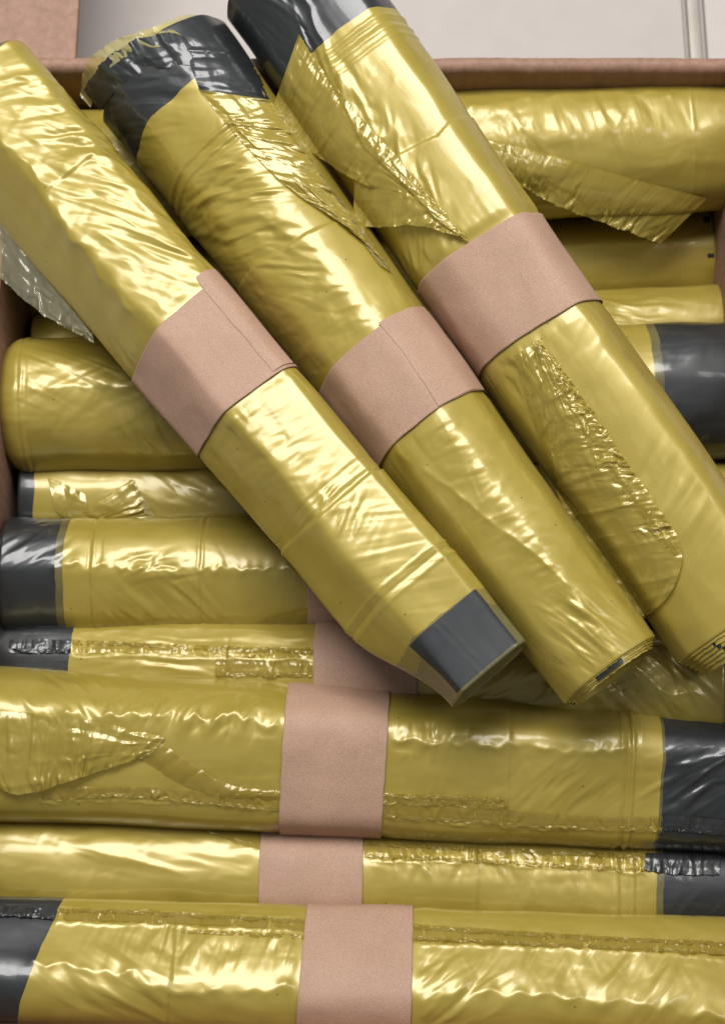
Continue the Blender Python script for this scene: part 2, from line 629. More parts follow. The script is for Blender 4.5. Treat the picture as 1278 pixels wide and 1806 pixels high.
        fu = np.ones_like(u) if rend is None else 1 - sm(rend - 0.06, rend + 0.02, t[:, None])
        ph = (u + 3 * gn(u / 11, u * 0, seed + 8)) % 8.6 - 4.3
        spike = 0.7 * np.exp(-(ph / 0.35) ** 2) * fu
        rg = (ragged[1] * v ** 3 + ragged[0] * (1 - v) ** 3) * (0.7 * gn(u / 1.3, u * 0, seed) + 0.4 * gn(u / 0.6, u * 0, seed + 1) + 1.4 * gn(u / 7, u * 0, seed + 2)) * fu
        rg = rg + spike * (min(ragged[1], 1) * v ** 6 - min(ragged[0], 1) * (1 - v) ** 6)
        P = P + dirn * (rg / mmpp)[..., None]
        pf = P.reshape(-1, 2)
        q = s.px(pf)
        X, Wd = q[:, 0].reshape(n, m), q[:, 1].reshape(n, m)
        top = s.toph(X, Wd)
        if seam:
            wg = (crink[0] * (1 - v) + crink[1] * v) * 0.9
        else:
            wg = crink[0] * (1 - v) ** 2 + crink[1] * v ** 3
        uw = u + 1.8 * gn(u / 6, v * 0.8, seed + 7)
        am = 0.25 + 1.5 * np.clip(gn(u / 8, v * 0.5, seed + 9) + 0.3, 0, 1.1)
        c = wg * am * (facet(uw / cf, v * wid / (cf * 3.5), seed + 3, 0.1) * 0.75 + gn(uw / cf * 1.3, v * wid / (cf * 4), seed + 4) * 0.4)
        if seam:
            c = wg * am * (facet(uw / 1.9, v * 0.7, seed + 3, 0.08) * 0.8 + 0.3 * facet(uw / 0.9, v * 2.0, seed + 4, 0.1))
        c = c * (0.12 + 0.88 * fu) + curl * (2 * v - 1) ** 4
        if seam:
            c = c + 0.10 * np.exp(-((v - 0.3) / 0.08) ** 2) + 0.10 * np.exp(-((v - 0.72) / 0.08) ** 2)
        fan = facet(u / 5.0 + v * 0.7, v * wid / 26, seed + 5, 0.06) + 0.5 * facet(u / 12, v * wid / 5, seed + 6, 0.06)
        g = np.maximum(big * 0.6 * fan, -0.45)
        base = top + s.disp(X, Wd, Wd) * 0.6
        if flat:
            plane = base[:, :1] - drop * v
            base = np.maximum(base * (1 - flat) + plane * flat, base * 0.999)
        H = base + lift[0] * (1 - v) + lift[1] * v + bulge * np.sin(np.pi * v) + c + g
        X2, W2 = s.unproj(pf, H.reshape(-1))
        V = np.stack([X2 - s.org_s, W2, H.reshape(-1) + s.base], -1) * 0.001
        return mesh_obj(name, V, grid_faces(n, m), mat, parent or s.root)


def end_layers(r, end, n, step, tick=None, mat=GOLD, f0=0.965, df=0.055, rag=0.7):
    """inner windings that stick out of the end of a roll"""
    for k in range(n):
        ex = step * (k + 1)
        f = f0 - df * k
        if end:
            r.tube('film_layer', r.L - 14, r.L + ex, mat, scale=f, ds=1.1, ragged=(0, rag), wr=0.7)
        else:
            r.tube('film_layer', -ex, 14, mat, scale=f, ds=1.1, ragged=(rag, 0), wr=0.7)


# cross sections, in half widths: across (w, up in the photograph for rolls lying left to right) and height
ROUND = [(math.cos(a) * 1.0, math.sin(a) * 0.92) for a in np.linspace(0, 2 * math.pi, 12, endpoint=False)]
UNDER = [(-0.6, -0.85), (0.6, -0.85)]
TOPG = 'loose bag rolls lying slantwise on top'
LOWG = 'bag rolls packed side by side in the box'
LONG_ENDS = {}

# ---- roll A: left of the three slanting rolls
A = Roll('slanting gold bag roll with charcoal patch on its lower end, leftmost on top', TOPG,
         (-36, 170), (840, 1206), 0.034, 0.034, 120, 116,
         [(-0.95, -0.5), (-1, -0.12), (-0.24, 0.74), (0.84, 0.64), (1.0, 0.36), (0.97, -0.45), (0.5, -0.85), (-0.5, -0.85)], seed=3, cut=0.10, amp=0.7)
A.squash = 0.30
A.pinch = 0.64
A.band((235, 668), (350, 803), (372, 500), (525, 650))
A.step([(500, 968), (560, 915), (665, 828)], -0.9, 0.3)
A.step([(130, 300), (190, 262)], 0.7, 0.3)
A.groove((590, 868), 0.35, 0.7)
A.groove((575, 855), -0.3, 0.5)
for g in (0, 9, 17):
    A.groove((640 + g, 1072 + g * 1.2), (0.4, -0.5, 0.35)[g // 8], 0.55)
A.ridge([(762, 1105), (848, 1186)], 0.35, 0.5)
A.ridge([(775, 1098), (860, 1178)], 0.3, 0.5)
A.wrinkles((210, 330), 60, 22, 1.6, 5.5, 30, 2.6)
A.wrinkles((110, 200), 38, 20, 1.1, 6, 60, 2.8)
A.wrinkles((600, 900), 14, 10, 1.1, 4.5, -60, 2.0)
A.wrinkles((480, 790), 30, 16, 0.4, 4, 80, 1.6)
A.wrinkles((690, 960), 30, 18, 0.35, 5, 60, 3)
A.ridge([(0, 250), (80, 330), (130, 420), (240, 560)], 1.1, 2.0, 2.5)

# ---- roll B: middle
B = Roll('slanting gold bag roll with charcoal top end, in the middle on top', TOPG,
         (284, 122), (1072, 1180), 0.036, 0.034, 138, 100,
         [(-0.9, -0.6), (-1, -0.15), (-0.58, 0.58), (0.30, 0.76), (0.80, 0.45), (1.0, -0.05), (0.9, -0.6), (0.5, -0.85), (-0.5, -0.85)], seed=8, cut=0.16, amp=0.7)
B.band((567, 685), (670, 823), (742, 548), (838, 690))
B.step([(440, 478), (500, 440), (610, 385)], -0.9, 0.3)
for g, a in ((0, 0.5), (8, -0.6), (20, 0.55), (28, -0.4)):
    B.groove((318 + g * 0.6, 300 + g * 0.8), a, 0.6)
B.wrinkles((420, 365), 26, 20, 1.8, 4.6, 62, 2.8)
B.wrinkles((380, 320), 14, 20, 1.2, 3.5, 75, 2.4)
B.wrinkles((500, 470), 24, 16, 1.0, 5, 40, 2.2)
B.wrinkles((250, 180), 20, 24, 1.3, 5.5, 50, 2.0)
B.wrinkles((560, 560), 30, 20, 0.55, 4.5, 70, 2.0)
B.wrinkles((900, 900), 60, 14, 0.5, 4.0, 80, 1.7)
B.wrinkles((1030, 1110), 16, 16, 1.6, 5.0, 20, 2.2)
B.ridge([(690, 790), (960, 990), (1060, 1110)], 0.7, 1.6, 0.6)

# ---- roll C: right
C = Roll('slanting gold bag roll propped on the back wall of the box, rightmost on top', TOPG,
         (497, -48), (1300, 1098), 0.056, 0.036, 126, 128,
         [(-0.9, -0.6), (-1, -0.15), (-0.80, 0.34), (-0.38, 0.64), (0.72, 0.74), (1.0, 0.10), (0.9, -0.6), (0.5, -0.85), (-0.5, -0.85)], seed=15, cut=0.16, amp=0.55)
C.band((740, 505), (835, 672), (950, 378), (1053, 530))
C.step([(700, 275), (770, 240), (838, 205)], -0.6, 0.25)
for g, a in ((0, 0.5), (14, -0.45), (26, 0.4), (44, 0.35)):
    C.groove((612 + g * 0.5, 66 + g * 0.8), a, 0.7)
C.step([(545, 70), (600, 175), (640, 260), (700, 315), (770, 390), (840, 440)], 1.3, 0.35, 0.5)
C.wrinkles((610, 150), 18, 8, 1.5, 4.5, -10, 1.6)
C.wrinkles((700, 290), 34, 9, 1.6, 5, -25, 1.6)
C.ridge([(528, -40), (560, 60), (590, 130)], 1.1, 1.3, 0.8)
C.ridge([(500, -40), (522, 40), (545, 90)], 0.8, 0.8, 1.0)
C.wrinkles((500, 20), 16, 12, 1.0, 5, 10, 2.2)
C.ridge([(1050, 560), (1120, 660), (1278, 880)], 0.5, 2.2, 0.8)
C.wrinkles((1180, 880), 25, 14, 0.7, 8, -60, 2.5)
C.wrinkles((900, 640), 14, 8, 1.6, 4.5, 0, 2.2)
C.wrinkles((740, 440), 16, 9, 1.5, 5, -30, 2.2)

# ---- rolls in the box, from the back to the front
R0 = Roll('gold bag roll against the back wall with a torn crinkled film flap', LOWG,
          (-20, 318), (1268, 254), -0.022, -0.022, 112, 117, ROUND, seed=21, amp=0.9)
R0.band((555, 395), (735, 390), (545, 205), (725, 190))
R0.wrinkles((900, 260), 16, 12, 1.2, 5, 70, 1.6)
R0.wrinkles((1060, 230), 40, 18, 0.7, 6, 80, 2.2)
R0.ridge([(830, 190), (900, 178), (1040, 165), (1180, 165)], 1.0, 1.6, 1.0)
R0.groove((1225, 250), 0.3, 0.5)

RS = Roll('shadowed gold bag roll with small black print marks under the torn flap', LOWG,
          (60, 520), (1242, 452), -0.074, -0.074, 88, 92, ROUND, seed=27, amp=0.6, ds=1.0)
RN = Roll('narrow strip of gold bag roll wedged above the charcoal ended roll on the right', LOWG,
          (70, 640), (1268, 585), -0.066, -0.066, 84, 84, ROUND, seed=31, amp=0.8, ds=1.0)
RN.wrinkles((1120, 550), 22, 12, 1.1, 5, 10, 2.4)

R1 = Roll('plump gold bag roll with rounded left end beside the left wall', LOWG,
          (20, 716), (1330, 690), -0.032, -0.034, 121, 121, ROUND, seed=37, amp=1.0, endround=(9, 0))
R1.wrinkles((120, 660), 40, 18, 0.9, 8, 25, 3)
R1.wrinkles((200, 700), 40, 14, 0.9, 7, -30, 3)
R1.wrinkles((260, 765), 14, 10, 1.2, 5, 70, 2)
for g, a in ((30, -0.4), (36, 0.4), (44, -0.3)):
    R1.groove((g, 700), a, 0.45)
R1.ridge([(60, 690), (140, 685), (290, 688)], 0.7, 2.0, 1.0)

R2 = Roll('narrow gold bag roll with a small crumpled film tab near its left end', LOWG,
          (50, 884), (1290, 900), -0.058, -0.058, 92, 92, ROUND, seed=41, amp=0.7, ds=0.9)
R2.wrinkles((330, 870), 30, 12, 0.5, 5, 30, 2)

R3 = Roll('gold bag roll with wide charcoal left end and zigzag crease highlight', LOWG,
          (16, 1016), (1290, 1030), -0.036, -0.036, 106, 106,
          [(-0.9, -0.6), (-1, -0.1), (-0.72, 0.48), (0.12, 0.82), (0.70, 0.55), (1, -0.05), (0.9, -0.6), (0.5, -0.85), (-0.5, -0.85)], seed=45, cut=0.2, amp=0.7)
R3.band((543, 1110), (720, 1110), (543, 930), (720, 930))
R3.ridge([(100, 1000), (200, 997), (250, 1005), (300, 1000), (355, 1005), (420, 1000), (540, 1003)], 1.0, 1.8, 3.0, 0.22)
R3.groove((156, 1000), -0.5, 0.5)
R3.groove((164, 1000), 0.5, 0.6)
R3.groove((176, 1000), -0.3, 0.5)
R3.groove((355, 1000), -0.5, 0.45)
R3.groove((350, 1000), 0.35, 0.8)
R3.wrinkles((290, 1060), 24, 13, 1.5, 5, -50, 2.4)
R3.wrinkles((270, 1000), 18, 7, 1.5, 4.5, 20, 1.6)
R3.wrinkles((60, 950), 20, 12, 1.0, 6, 40, 2)

R4 = Roll('gold bag roll with crinkled seam and charcoal left tip under a paper band', LOWG,
          (8, 1172), (1268, 1212), -0.058, -0.022, 96, 96, ROUND, seed=51, amp=0.8, ds=0.9)
R4.band((553, 1196), (735, 1200), (556, 1106), (738, 1112))
R4.groove((400, 1140), -0.5, 0.5)
R4.wrinkles((330, 1150), 60, 12, 0.8, 5, 0, 2.4)
R4.wrinkles((960, 1200), 40, 20, 2.2, 6, -30, 2.2)
R4.wrinkles((1120, 1200), 36, 20, 1.8, 6, 50, 2.6)
R4.ridge([(1000, 1216), (1090, 1222), (1230, 1226)], 0.9, 1.2, 2.0, 0.2)

R5 = Roll('big gold bag roll with charcoal right end and torn folded flap at left', LOWG,
          (-90, 1306), (1390, 1380), -0.028, -0.028, 136, 130,
          [(-0.9, -0.6), (-1, -0.1), (-0.86, 0.36), (-0.62, 0.52), (0.44, 0.78), (0.80, 0.40), (1, -0.1), (0.9, -0.6), (0.5, -0.85), (-0.5, -0.85)], seed=57, cut=0.2, amp=0.7)
R5.band((493, 1466), (672, 1473), (512, 1192), (688, 1206))
R5.ridge([(120, 1262), (200, 1268), (260, 1258), (330, 1265), (420, 1262), (490, 1275)], 1.2, 1.8, 4.0, 0.2)
R5.ridge([(690, 1300), (760, 1305), (900, 1310), (1000, 1322), (1100, 1325)], 1.0, 1.8, 2.5, 0.18)
R5.step([(898, 1225), (900, 1320), (895, 1440)], -0.6, 0.25)
for g, a in ((0, 0.5), (12, -0.7), (20, 0.7), (28, -0.4)):
    R5.groove((1096 + g, 1340), a, 0.6)
R5.wrinkles((350, 1262), 40, 9, 1.7, 5.5, 70, 1.5)
R5.wrinkles((740, 1300), 20, 9, 1.5, 4.5, 80, 1.6)
R5.wrinkles((1000, 1390), 26, 12, 1.2, 6, 50, 2.2)
R5.wrinkles((110, 1230), 22, 14, 1.4, 6, -50, 2)
R5.wrinkles((1220, 1390), 20, 18, 1.4, 6, 35, 2.6)
R5.ridge([(1176, 1412), (1226, 1376), (1276, 1336)], 1.0, 0.9, 0.8)
R5.ridge([(1180, 1345), (1225, 1340), (1290, 1322)], 0.7, 1.0, 1.0)
R5.ridge([(1200, 1410), (1250, 1385), (1290, 1372)], 0.7, 0.8, 0.8)
R5.wrinkles((560, 1400), 90, 10, 0.6, 5, 80, 1.6)

R6 = Roll('low gold bag roll between two larger rolls with short seam right of its band', LOWG,
          (-60, 1524), (1380, 1570), -0.056, -0.056, 112, 112, ROUND, seed=63, amp=0.9)
R6.band((456, 1600), (638, 1606), (460, 1462), (641, 1470))
R6.step([(841, 1480), (841, 1620)], -0.6, 0.25)
for g, a in ((0, 0.5), (10, -0.6), (30, 0.4), (36, -0.4)):
    R6.groove((1086 + g, 1560), a, 0.6)
R6.wrinkles((220, 1500), 70, 14, 0.7, 9, 10, 2.2)
R6.wrinkles((880, 1520), 60, 8, 1.1, 4.5, 80, 1.6)
R6.wrinkles((1000, 1570), 30, 10, 0.5, 6, 60, 2)

R7 = Roll('front gold bag roll with charcoal left end, nearest to the viewer', LOWG,
          (-70, 1692), (1400, 1748), -0.028, -0.028, 112, 126,
          [(-0.9, -0.6), (-1, -0.1), (-0.82, 0.44), (-0.28, 0.78), (0.60, 0.36), (0.92, 0.12), (1, -0.1), (0.9, -0.6), (0.5, -0.85), (-0.5, -0.85)], seed=69, cut=0.22, amp=0.7)
R7.band((522, 1830), (722, 1836), (543, 1590), (728, 1604))
R7.step([(308, 1650), (304, 1720), (296, 1790)], -0.6, 0.25)
R7.ridge([(60, 1700), (150, 1712), (240, 1716), (300, 1752), (420, 1745), (520, 1742)], 1.2, 2.2, 3.0, 0.14)
R7.ridge([(730, 1765), (830, 1748), (1000, 1760), (1278, 1790)], 1.2, 2.4, 3.0, 0.14)
R7.wrinkles((420, 1665), 50, 10, 0.9, 4.0, 80, 2.0)
R7.wrinkles((880, 1680), 50, 12, 0.7, 6.5, 60, 2.2)
R7.wrinkles((220, 1735), 28, 14, 1.4, 7, -30, 2.2)
R7.wrinkles((780, 1740), 26, 18, 1.3, 7, 40, 2.2)
R7.wrinkles((1160, 1730), 36, 20, 1.2, 8, 50, 2.4)

R5.ridge([(676, 1408), (895, 1418)], 0.5, 0.5, 0.8, 0.3)
R5.ridge([(676, 1444), (900, 1460), (1168, 1468)], 0.7, 0.5, 0.8, 0.25)
R5.ridge([(70, 1414), (330, 1416), (493, 1432)], 0.6, 0.5, 0.8, 0.25)
R6.ridge([(642, 1514), (850, 1524), (1138, 1540)], 0.6, 0.5, 0.8, 0.25)
R7.ridge([(104, 1600), (400, 1612), (538, 1620)], 0.5, 0.5, 0.8, 0.25)
R7.ridge([(100, 1626), (400, 1636), (536, 1646)], 0.6, 0.5, 0.8, 0.25)
R7.ridge([(728, 1660), (1080, 1678), (1290, 1688)], 0.6, 0.5, 0.8, 0.25)
R4.ridge([(128, 1156), (400, 1162), (551, 1166)], 0.5, 0.5, 0.8, 0.25)

SEG = {}


def skin(r, lo=None, hi=None, margin=3.0, slant=0.0):
    """gold body, with the printed charcoal strip at the low and/or high end, and an olive margin beside it"""
    x0, x1 = -0.0, r.L
    a, b = x0, x1
    wv = 0.8
    if lo is not None:
        xl = r.s_at(lo)
        r.tube('dark_strip', x0, xl, DARK, cap=(True, False), wav=(0, wv), k1=slant)
        if margin:
            r.tube('strip_margin', xl, xl + margin, OLIVE, wav=(wv, wv * 0.7))
        a = xl + margin
    if hi is not None:
        xh = r.s_at(hi)
        r.tube('dark_strip', xh, x1, DARK, cap=(False, True), wav=(wv, 0))
        if margin:
            r.tube('strip_margin', xh - margin, xh, OLIVE, wav=(wv * 0.7, wv))
        b = xh - margin
    k_ = 0.7 if margin else 1.0
    r.tube('film_wrap', a, b, GOLD, cap=(lo is None, hi is None), wav=(wv * k_ if lo else 0, wv * k_ if hi else 0), k0=slant)


skin(B, lo=(270, 205), margin=0)
skin(C, lo=(590, 60), margin=0)
skin(R0)
skin(RS)
skin(RN)
skin(R1, hi=(1170, 680), margin=4.0)
skin(R2, lo=(60, 870), margin=0)
skin(R3, lo=(96, 1010), margin=3.4)
skin(R4, lo=(124, 1150), margin=0)
skin(R5, hi=(1172, 1340), margin=1.2)
skin(R6, hi=(1170, 1570), margin=3.0)
skin(R7, lo=(62, 1690), margin=0, slant=0.26)

# roll A: the charcoal strip only covers the upper face; beside it the film is olive
xs = A.s_at((768, 1092))
A.tube('film_wrap', 0, xs, GOLD, cap=(True, False), wav=(0, 1.5))
wn = A.S[:, 0]
up = np.where(A.S[:, 1] > 0.0)[0]
order = up[np.argsort(wn[up])]
face = order[(wn[order] > -0.46) & (wn[order] < 0.88)]
A.tube('dark_strip', xs, A.L - 1.0, MATT, jr=face, off=0.12)
A.tube('clear_end', xs, xs + 7, OLIVE2, wav=(1.5, 3.0))
A.tube('clear_end', xs + 7, A.L, OLIVE, cap=(False, True), wav=(3.0, 0))

for r in (A, B, C, R0, R3, R4, R5, R6, R7):
    r.make_band()


def band_lap(r, w0, w1, dx0, dx1):
    a0, a1, b0, b1, off = r._band
    up_ = np.where(r.S[:, 1] > -0.3)[0]
    o_ = up_[np.argsort(r.S[up_, 0])]
    j_ = o_[(r.S[o_, 0] >= w0) & (r.S[o_, 0] <= w1)]
    r.tube('paper_lap', a0 + dx0, a1 + dx1, KRAFT, k0=b0, k1=b1, jr=j_, off=off + 0.35, wr=0.0)


band_lap(A, 0.66, 0.99, -6.0, -1.5)
band_lap(B, 0.30, 0.97, -1.4, -0.5)

end_layers(C, 1, 6, 1.7, df=0.035, rag=0.3)
end_layers(B, 1, 4, 0.9, mat=GOLD, rag=0.3, df=0.04)
end_layers(B, 0, 4, 1.5, mat=CLEAR, rag=0.4, f0=0.955, df=0.04)
end_layers(A, 0, 2, 1.2, mat=DARK, rag=0.3)
end_layers(R4, 1, 3, 1.4, rag=0.3)
end_layers(R0, 1, 2, 1.0, rag=0.3)
end_layers(R1, 0, 2, 0.2, mat=CLEAR, rag=0.2)
end_layers(R3, 0, 2, 0.8, mat=DARK, rag=0.2)


def mark(r, w0, w1, x0, x1, scale=1.0, off=0.08):
    """small printed mark on the film: w in half widths, x along the roll"""
    up_ = np.where(r.S[:, 1] > -0.1)[0]
    o_ = up_[np.argsort(r.S[up_, 0])]
    j_ = o_[(r.S[o_, 0] >= w0) & (r.S[o_, 0] <= w1)]
    if len(j_) > 1:
        r.tube('print_mark', x0, x1, INK, jr=j_, off=off, scale=scale, wr=0.7 if scale != 1 else 1.0)


for k in (1, 2, 3):
    mark(C, -0.50 + 0.03 * k, -0.42 + 0.03 * k, C.L + 1.7 * k - 0.2, C.L + 1.7 * (k + 1) - 0.15, 0.965 - 0.035 * k, 0.15)
for k in (0, 1):
    mark(C, 0.20 + 0.03 * k, 0.28 + 0.03 * k, C.L + 1.7 * k - 0.2, C.L + 1.7 * (k + 1) - 0.15, 0.965 - 0.035 * k, 0.15)
for w_ in (0.62, -0.05):
    mark(RS, w_, w_ + 0.13, RS.L - 4.0, RS.L - 0.8)
for k in range(3):
    mark(R4, 0.02, 0.09, R4.L + 1.4 * k - 0.2, R4.L + 1.4 * (k + 1) - 0.3, 0.965 - 0.055 * k, 0.12)
mark(B, -0.35, 0.35, B.L - 0.2, B.L + 2.6, 0.925, 0.12)

# ---- torn film and seams
# A: clear film hanging off the left side
A.sheet('torn_flap', [(-20, 372), (50, 456), (108, 522), (163, 588)], [(-20, 468), (40, 528), (92, 566), (166, 604)], CLEAR, lift=(0.5, -1), crink=(0.3, 1.5), cf=2.5, ragged=(0, 0.5), big=1.2)
# B: flap on the right side
B.sheet('torn_flap', [(312, 62), (335, 110), (352, 160)], [(410, 78), (450, 118), (476, 176)], DARK, lift=(0.7, 3.0), bulge=1.0, crink=(0.2, 1.0), cf=3, ragged=(0, 0.8), big=0.9)
B.sheet('torn_flap', [(350, 158), (420, 245), (500, 325), (560, 368), (640, 410)], [(476, 176), (540, 275), (590, 345), (640, 420), (690, 478)], FLAP, lift=(0.7, 2.6), bulge=1.0, crink=(0.2, 1.6), cf=2.6, ragged=(0, 0.9), big=1.2, curl=0.3, flat=0.5, drop=5.0)
B.sheet('torn_flap', [(178, 196), (215, 142), (300, 112), (372, 118)], [(148, 160), (190, 92), (285, 52), (350, 70)], DARK, lift=(0.15, 0.9), bulge=0.5, crink=(0.1, 1.2), cf=3.0, ragged=(0.9, 0.7), big=1.2)
B.sheet('torn_flap', [(160, 190), (185, 120), (262, 80), (340, 84)], [(141, 168), (150, 105), (215, 62), (305, 40)], PALE, lift=(0.9, -0.5), crink=(0.3, 1.2), cf=2.6, ragged=(0.3, 0.7), big=1.2)
B.sheet('seam_strip', [(440, 130), (520, 250), (570, 330), (672, 470)], [(476, 176), (548, 280), (602, 355), (692, 480)], PALE, lift=(2.2, 1.4), crink=(0.8, 1.5), cf=2.2, ragged=(0.6, 0.9), big=0.8)
# C: upper flap (a folded band and a crimped tail) and the lower, wider flap
C.sheet('torn_flap', [(527, 60), (568, 125), (631, 200), (701, 278), (752, 338), (826, 424)], [(480, 192), (502, 222), (540, 262), (625, 321), (690, 340), (818, 424)], FLAP, lift=(0.7, 2.2), bulge=1.2, crink=(0.8, 0.7), cf=2.6, ragged=(0.5, 0.3), big=1.1, flat=0.45, drop=4.0)
C.sheet('torn_flap', [(625, 319), (690, 338), (752, 350), (812, 412)], [(622, 398), (680, 402), (735, 394), (806, 418)], FLAP, lift=(3.0, 4.2), crink=(0.3, 1.3), cf=2.2, ragged=(0, 0.3), big=0.9, flat=0.6, drop=3.0)
C.sheet('torn_flap', [(938, 604), (956, 690), (980, 850), (1000, 925), (1060, 1020), (1112, 1102)], [(950, 598), (1020, 690), (1080, 780), (1150, 880), (1206, 962), (1196, 1020), (1172, 1062), (1135, 1090)], FLAP, lift=(1.6, 1.8), bulge=1.2, crink=(0.2, 2.0), cf=1.9, ragged=(0, 0.7), big=0.7, curl=0.4, rend=0.73)
C.sheet('torn_flap', [(905, 628), (930, 720), (975, 850), (1000, 925), (1060, 1020), (1108, 1098)], [(938, 608), (975, 712), (1030, 815), (1090, 900), (1130, 985), (1150, 1060)], FLAP, lift=(0.6, 1.4), bulge=1.0, crink=(0.2, 0.2), cf=2.4, ragged=(0, 0), big=1.0, flat=0.5, drop=0.0)
C.sheet('seam_strip', [(940, 606), (990, 712), (1052, 812), (1120, 900), (1186, 980)], [(948, 600), (1006, 704), (1066, 800), (1134, 890), (1196, 972)], SEAM, lift=(2.6, 2.6), crink=(0.9, 0.9), cf=1.6, ragged=(0.5, 0.5), big=0.4)
# R0: wide crinkled flap
R0.sheet('torn_flap', [(850, 243), (960, 268), (1100, 312), (1246, 350)], [(870, 290), (960, 356), (1060, 392), (1164, 430)], FLAP, lift=(0.8, 3.2), bulge=1.6, crink=(0.2, 2.0), cf=1.8, ragged=(0, 0.6), big=0.38, curl=0.9, flat=0.85, drop=5.0)
# R2: small crumpled tab
R2.sheet('torn_flap', [(84, 842), (110, 850), (150, 872)], [(98, 900), (118, 918), (160, 920)], FLAP, lift=(0.6, 1.2), bulge=0.8, crink=(0.3, 0.5), cf=2.2, ragged=(0.2, 0.4), big=1.0)
R2.sheet('torn_flap', [(140, 905), (155, 916), (190, 926)], [(232, 846), (252, 880), (262, 898), (274, 918)], FLAP, lift=(0.9, 1.9), bulge=1.0, crink=(0.4, 1.5), cf=1.6, ragged=(0.1, 0.7), big=1.0)
R2.sheet('seam_strip', [(226, 846), (243, 880), (262, 916)], [(236, 844), (254, 878), (275, 916)], PALE, lift=(2.2, 2.4), crink=(0.8, 1.2), cf=1.4, ragged=(0.5, 0.6), big=0.4)
# R3: small torn corner by the band
R3.sheet('torn_flap', [(432, 1106), (480, 1088), (541, 1076)], [(432, 1112), (480, 1112), (541, 1110)], SEAM, lift=(0.8, 0.8), crink=(0.5, 1.0), cf=1.8, ragged=(0.5, 0.2), big=0.6)
# R4 seams
R4.sheet('seam_strip', [(128, 1128), (250, 1132), (400, 1140), (551, 1142)], [(128, 1152), (250, 1150), (400, 1158), (551, 1162)], SEAM, lift=(0.60, 0.75), crink=(0.9, 1.2), cf=1.3, ragged=(0.3, 0.3), big=0.25)
R4.sheet('seam_strip', [(380, 1162), (460, 1164), (551, 1166)], [(378, 1192), (460, 1192), (551, 1194)], SEAM, lift=(0.60, 0.75), crink=(0.9, 1.2), cf=1.3, ragged=(0.3, 0.4), big=0.25)
R4.sheet('seam_strip', [(18, 1128), (60, 1126), (126, 1130)], [(14, 1150), (60, 1152), (124, 1150)], DARK, lift=(0.60, 0.75), crink=(0.9, 1.2), cf=1.3, ragged=(0.3, 0.4), big=0.25)
# R5: torn folded flap and seams
R5.sheet('torn_flap', [(-30, 1254), (60, 1256), (170, 1272), (292, 1300)], [(-10, 1385), (35, 1408), (140, 1372), (266, 1332)], FLAP, lift=(0.7, 1.6), bulge=1.0, crink=(0.2, 1.1), cf=1.7, ragged=(0, 0.3), big=1.1, flat=0.7, drop=2.0)
R5.sheet('torn_flap', [(262, 1296), (330, 1340), (400, 1388), (493, 1395)], [(230, 1325), (300, 1372), (370, 1405), (493, 1412)], SEAM, lift=(0.8, 0.9), bulge=0.9, crink=(0.3, 0.6), cf=2.4, ragged=(0.2, 0.3), big=0.5)
R5.sheet('seam_strip', [(70, 1392), (200, 1384), (330, 1392), (493, 1412)], [(70, 1412), (200, 1402), (330, 1414), (493, 1430)], SEAM, lift=(0.60, 0.75), crink=(0.9, 1.2), cf=1.3, ragged=(0.2, 0.3), big=0.25)
R5.sheet('seam_strip', [(676, 1398), (780, 1402), (895, 1408)], [(676, 1416), (780, 1420), (895, 1426)], SEAM, lift=(0.60, 0.75), crink=(0.9, 1.2), cf=1.3, ragged=(0.4, 0.4), big=0.25)
R5.sheet('seam_strip', [(676, 1418), (900, 1428), (1020, 1438), (1168, 1440)], [(676, 1440), (900, 1456), (1020, 1464), (1168, 1462)], SEAM, lift=(0.60, 0.75), crink=(0.9, 1.2), cf=1.3, ragged=(0.2, 0.3), big=0.25)
R5.sheet('seam_strip', [(1170, 1438), (1225, 1440), (1290, 1448)], [(1170, 1464), (1225, 1466), (1290, 1476)], DARK, lift=(0.60, 0.75), crink=(0.9, 1.2), cf=1.3, ragged=(0.2, 0.3), big=0.25)
# R6 seams
R6.sheet('seam_strip', [(642, 1482), (850, 1494), (1000, 1500), (1140, 1506)], [(642, 1510), (850, 1520), (1000, 1530), (1138, 1536)], SEAM, lift=(0.60, 0.75), crink=(0.9, 1.2), cf=1.3, ragged=(0.2, 0.4), big=0.25)
R6.sheet('seam_strip', [(1138, 1504), (1200, 1506), (1270, 1506)], [(1136, 1534), (1200, 1544), (1268, 1542)], DARK, lift=(0.60, 0.75), crink=(0.9, 1.2), cf=1.3, ragged=(0.2, 0.4), big=0.25)
R6.sheet('torn_flap', [(350, 1462), (400, 1466), (458, 1470)], [(400, 1478), (425, 1490), (458, 1496)], SEAM, lift=(0.8, 1.0), crink=(0.4, 0.9), cf=1.8, ragged=(0.2, 0.4), big=0.4)
# R7 seams
R7.sheet('seam_strip', [(104, 1602), (250, 1606), (400, 1614), (538, 1622)], [(100, 1622), (250, 1626), (400, 1632), (536, 1642)], SEAM, lift=(0.60, 0.75), crink=(0.9, 1.2), cf=1.3, ragged=(0.3, 0.3), big=0.25)
R7.sheet('seam_strip', [(728, 1628), (900, 1640), (1080, 1652), (1290, 1660)], [(728, 1656), (900, 1664), (1080, 1674), (1290, 1684)], SEAM, lift=(0.60, 0.75), crink=(0.9, 1.2), cf=1.3, ragged=(0.3, 0.3), big=0.25)
R7.sheet('seam_strip', [(-20, 1596), (40, 1598), (102, 1606)], [(-20, 1616), (40, 1616), (96, 1622)], DARK, lift=(0.60, 0.75), crink=(0.9, 1.2), cf=1.3, ragged=(0.2, 0.3), big=0.25)


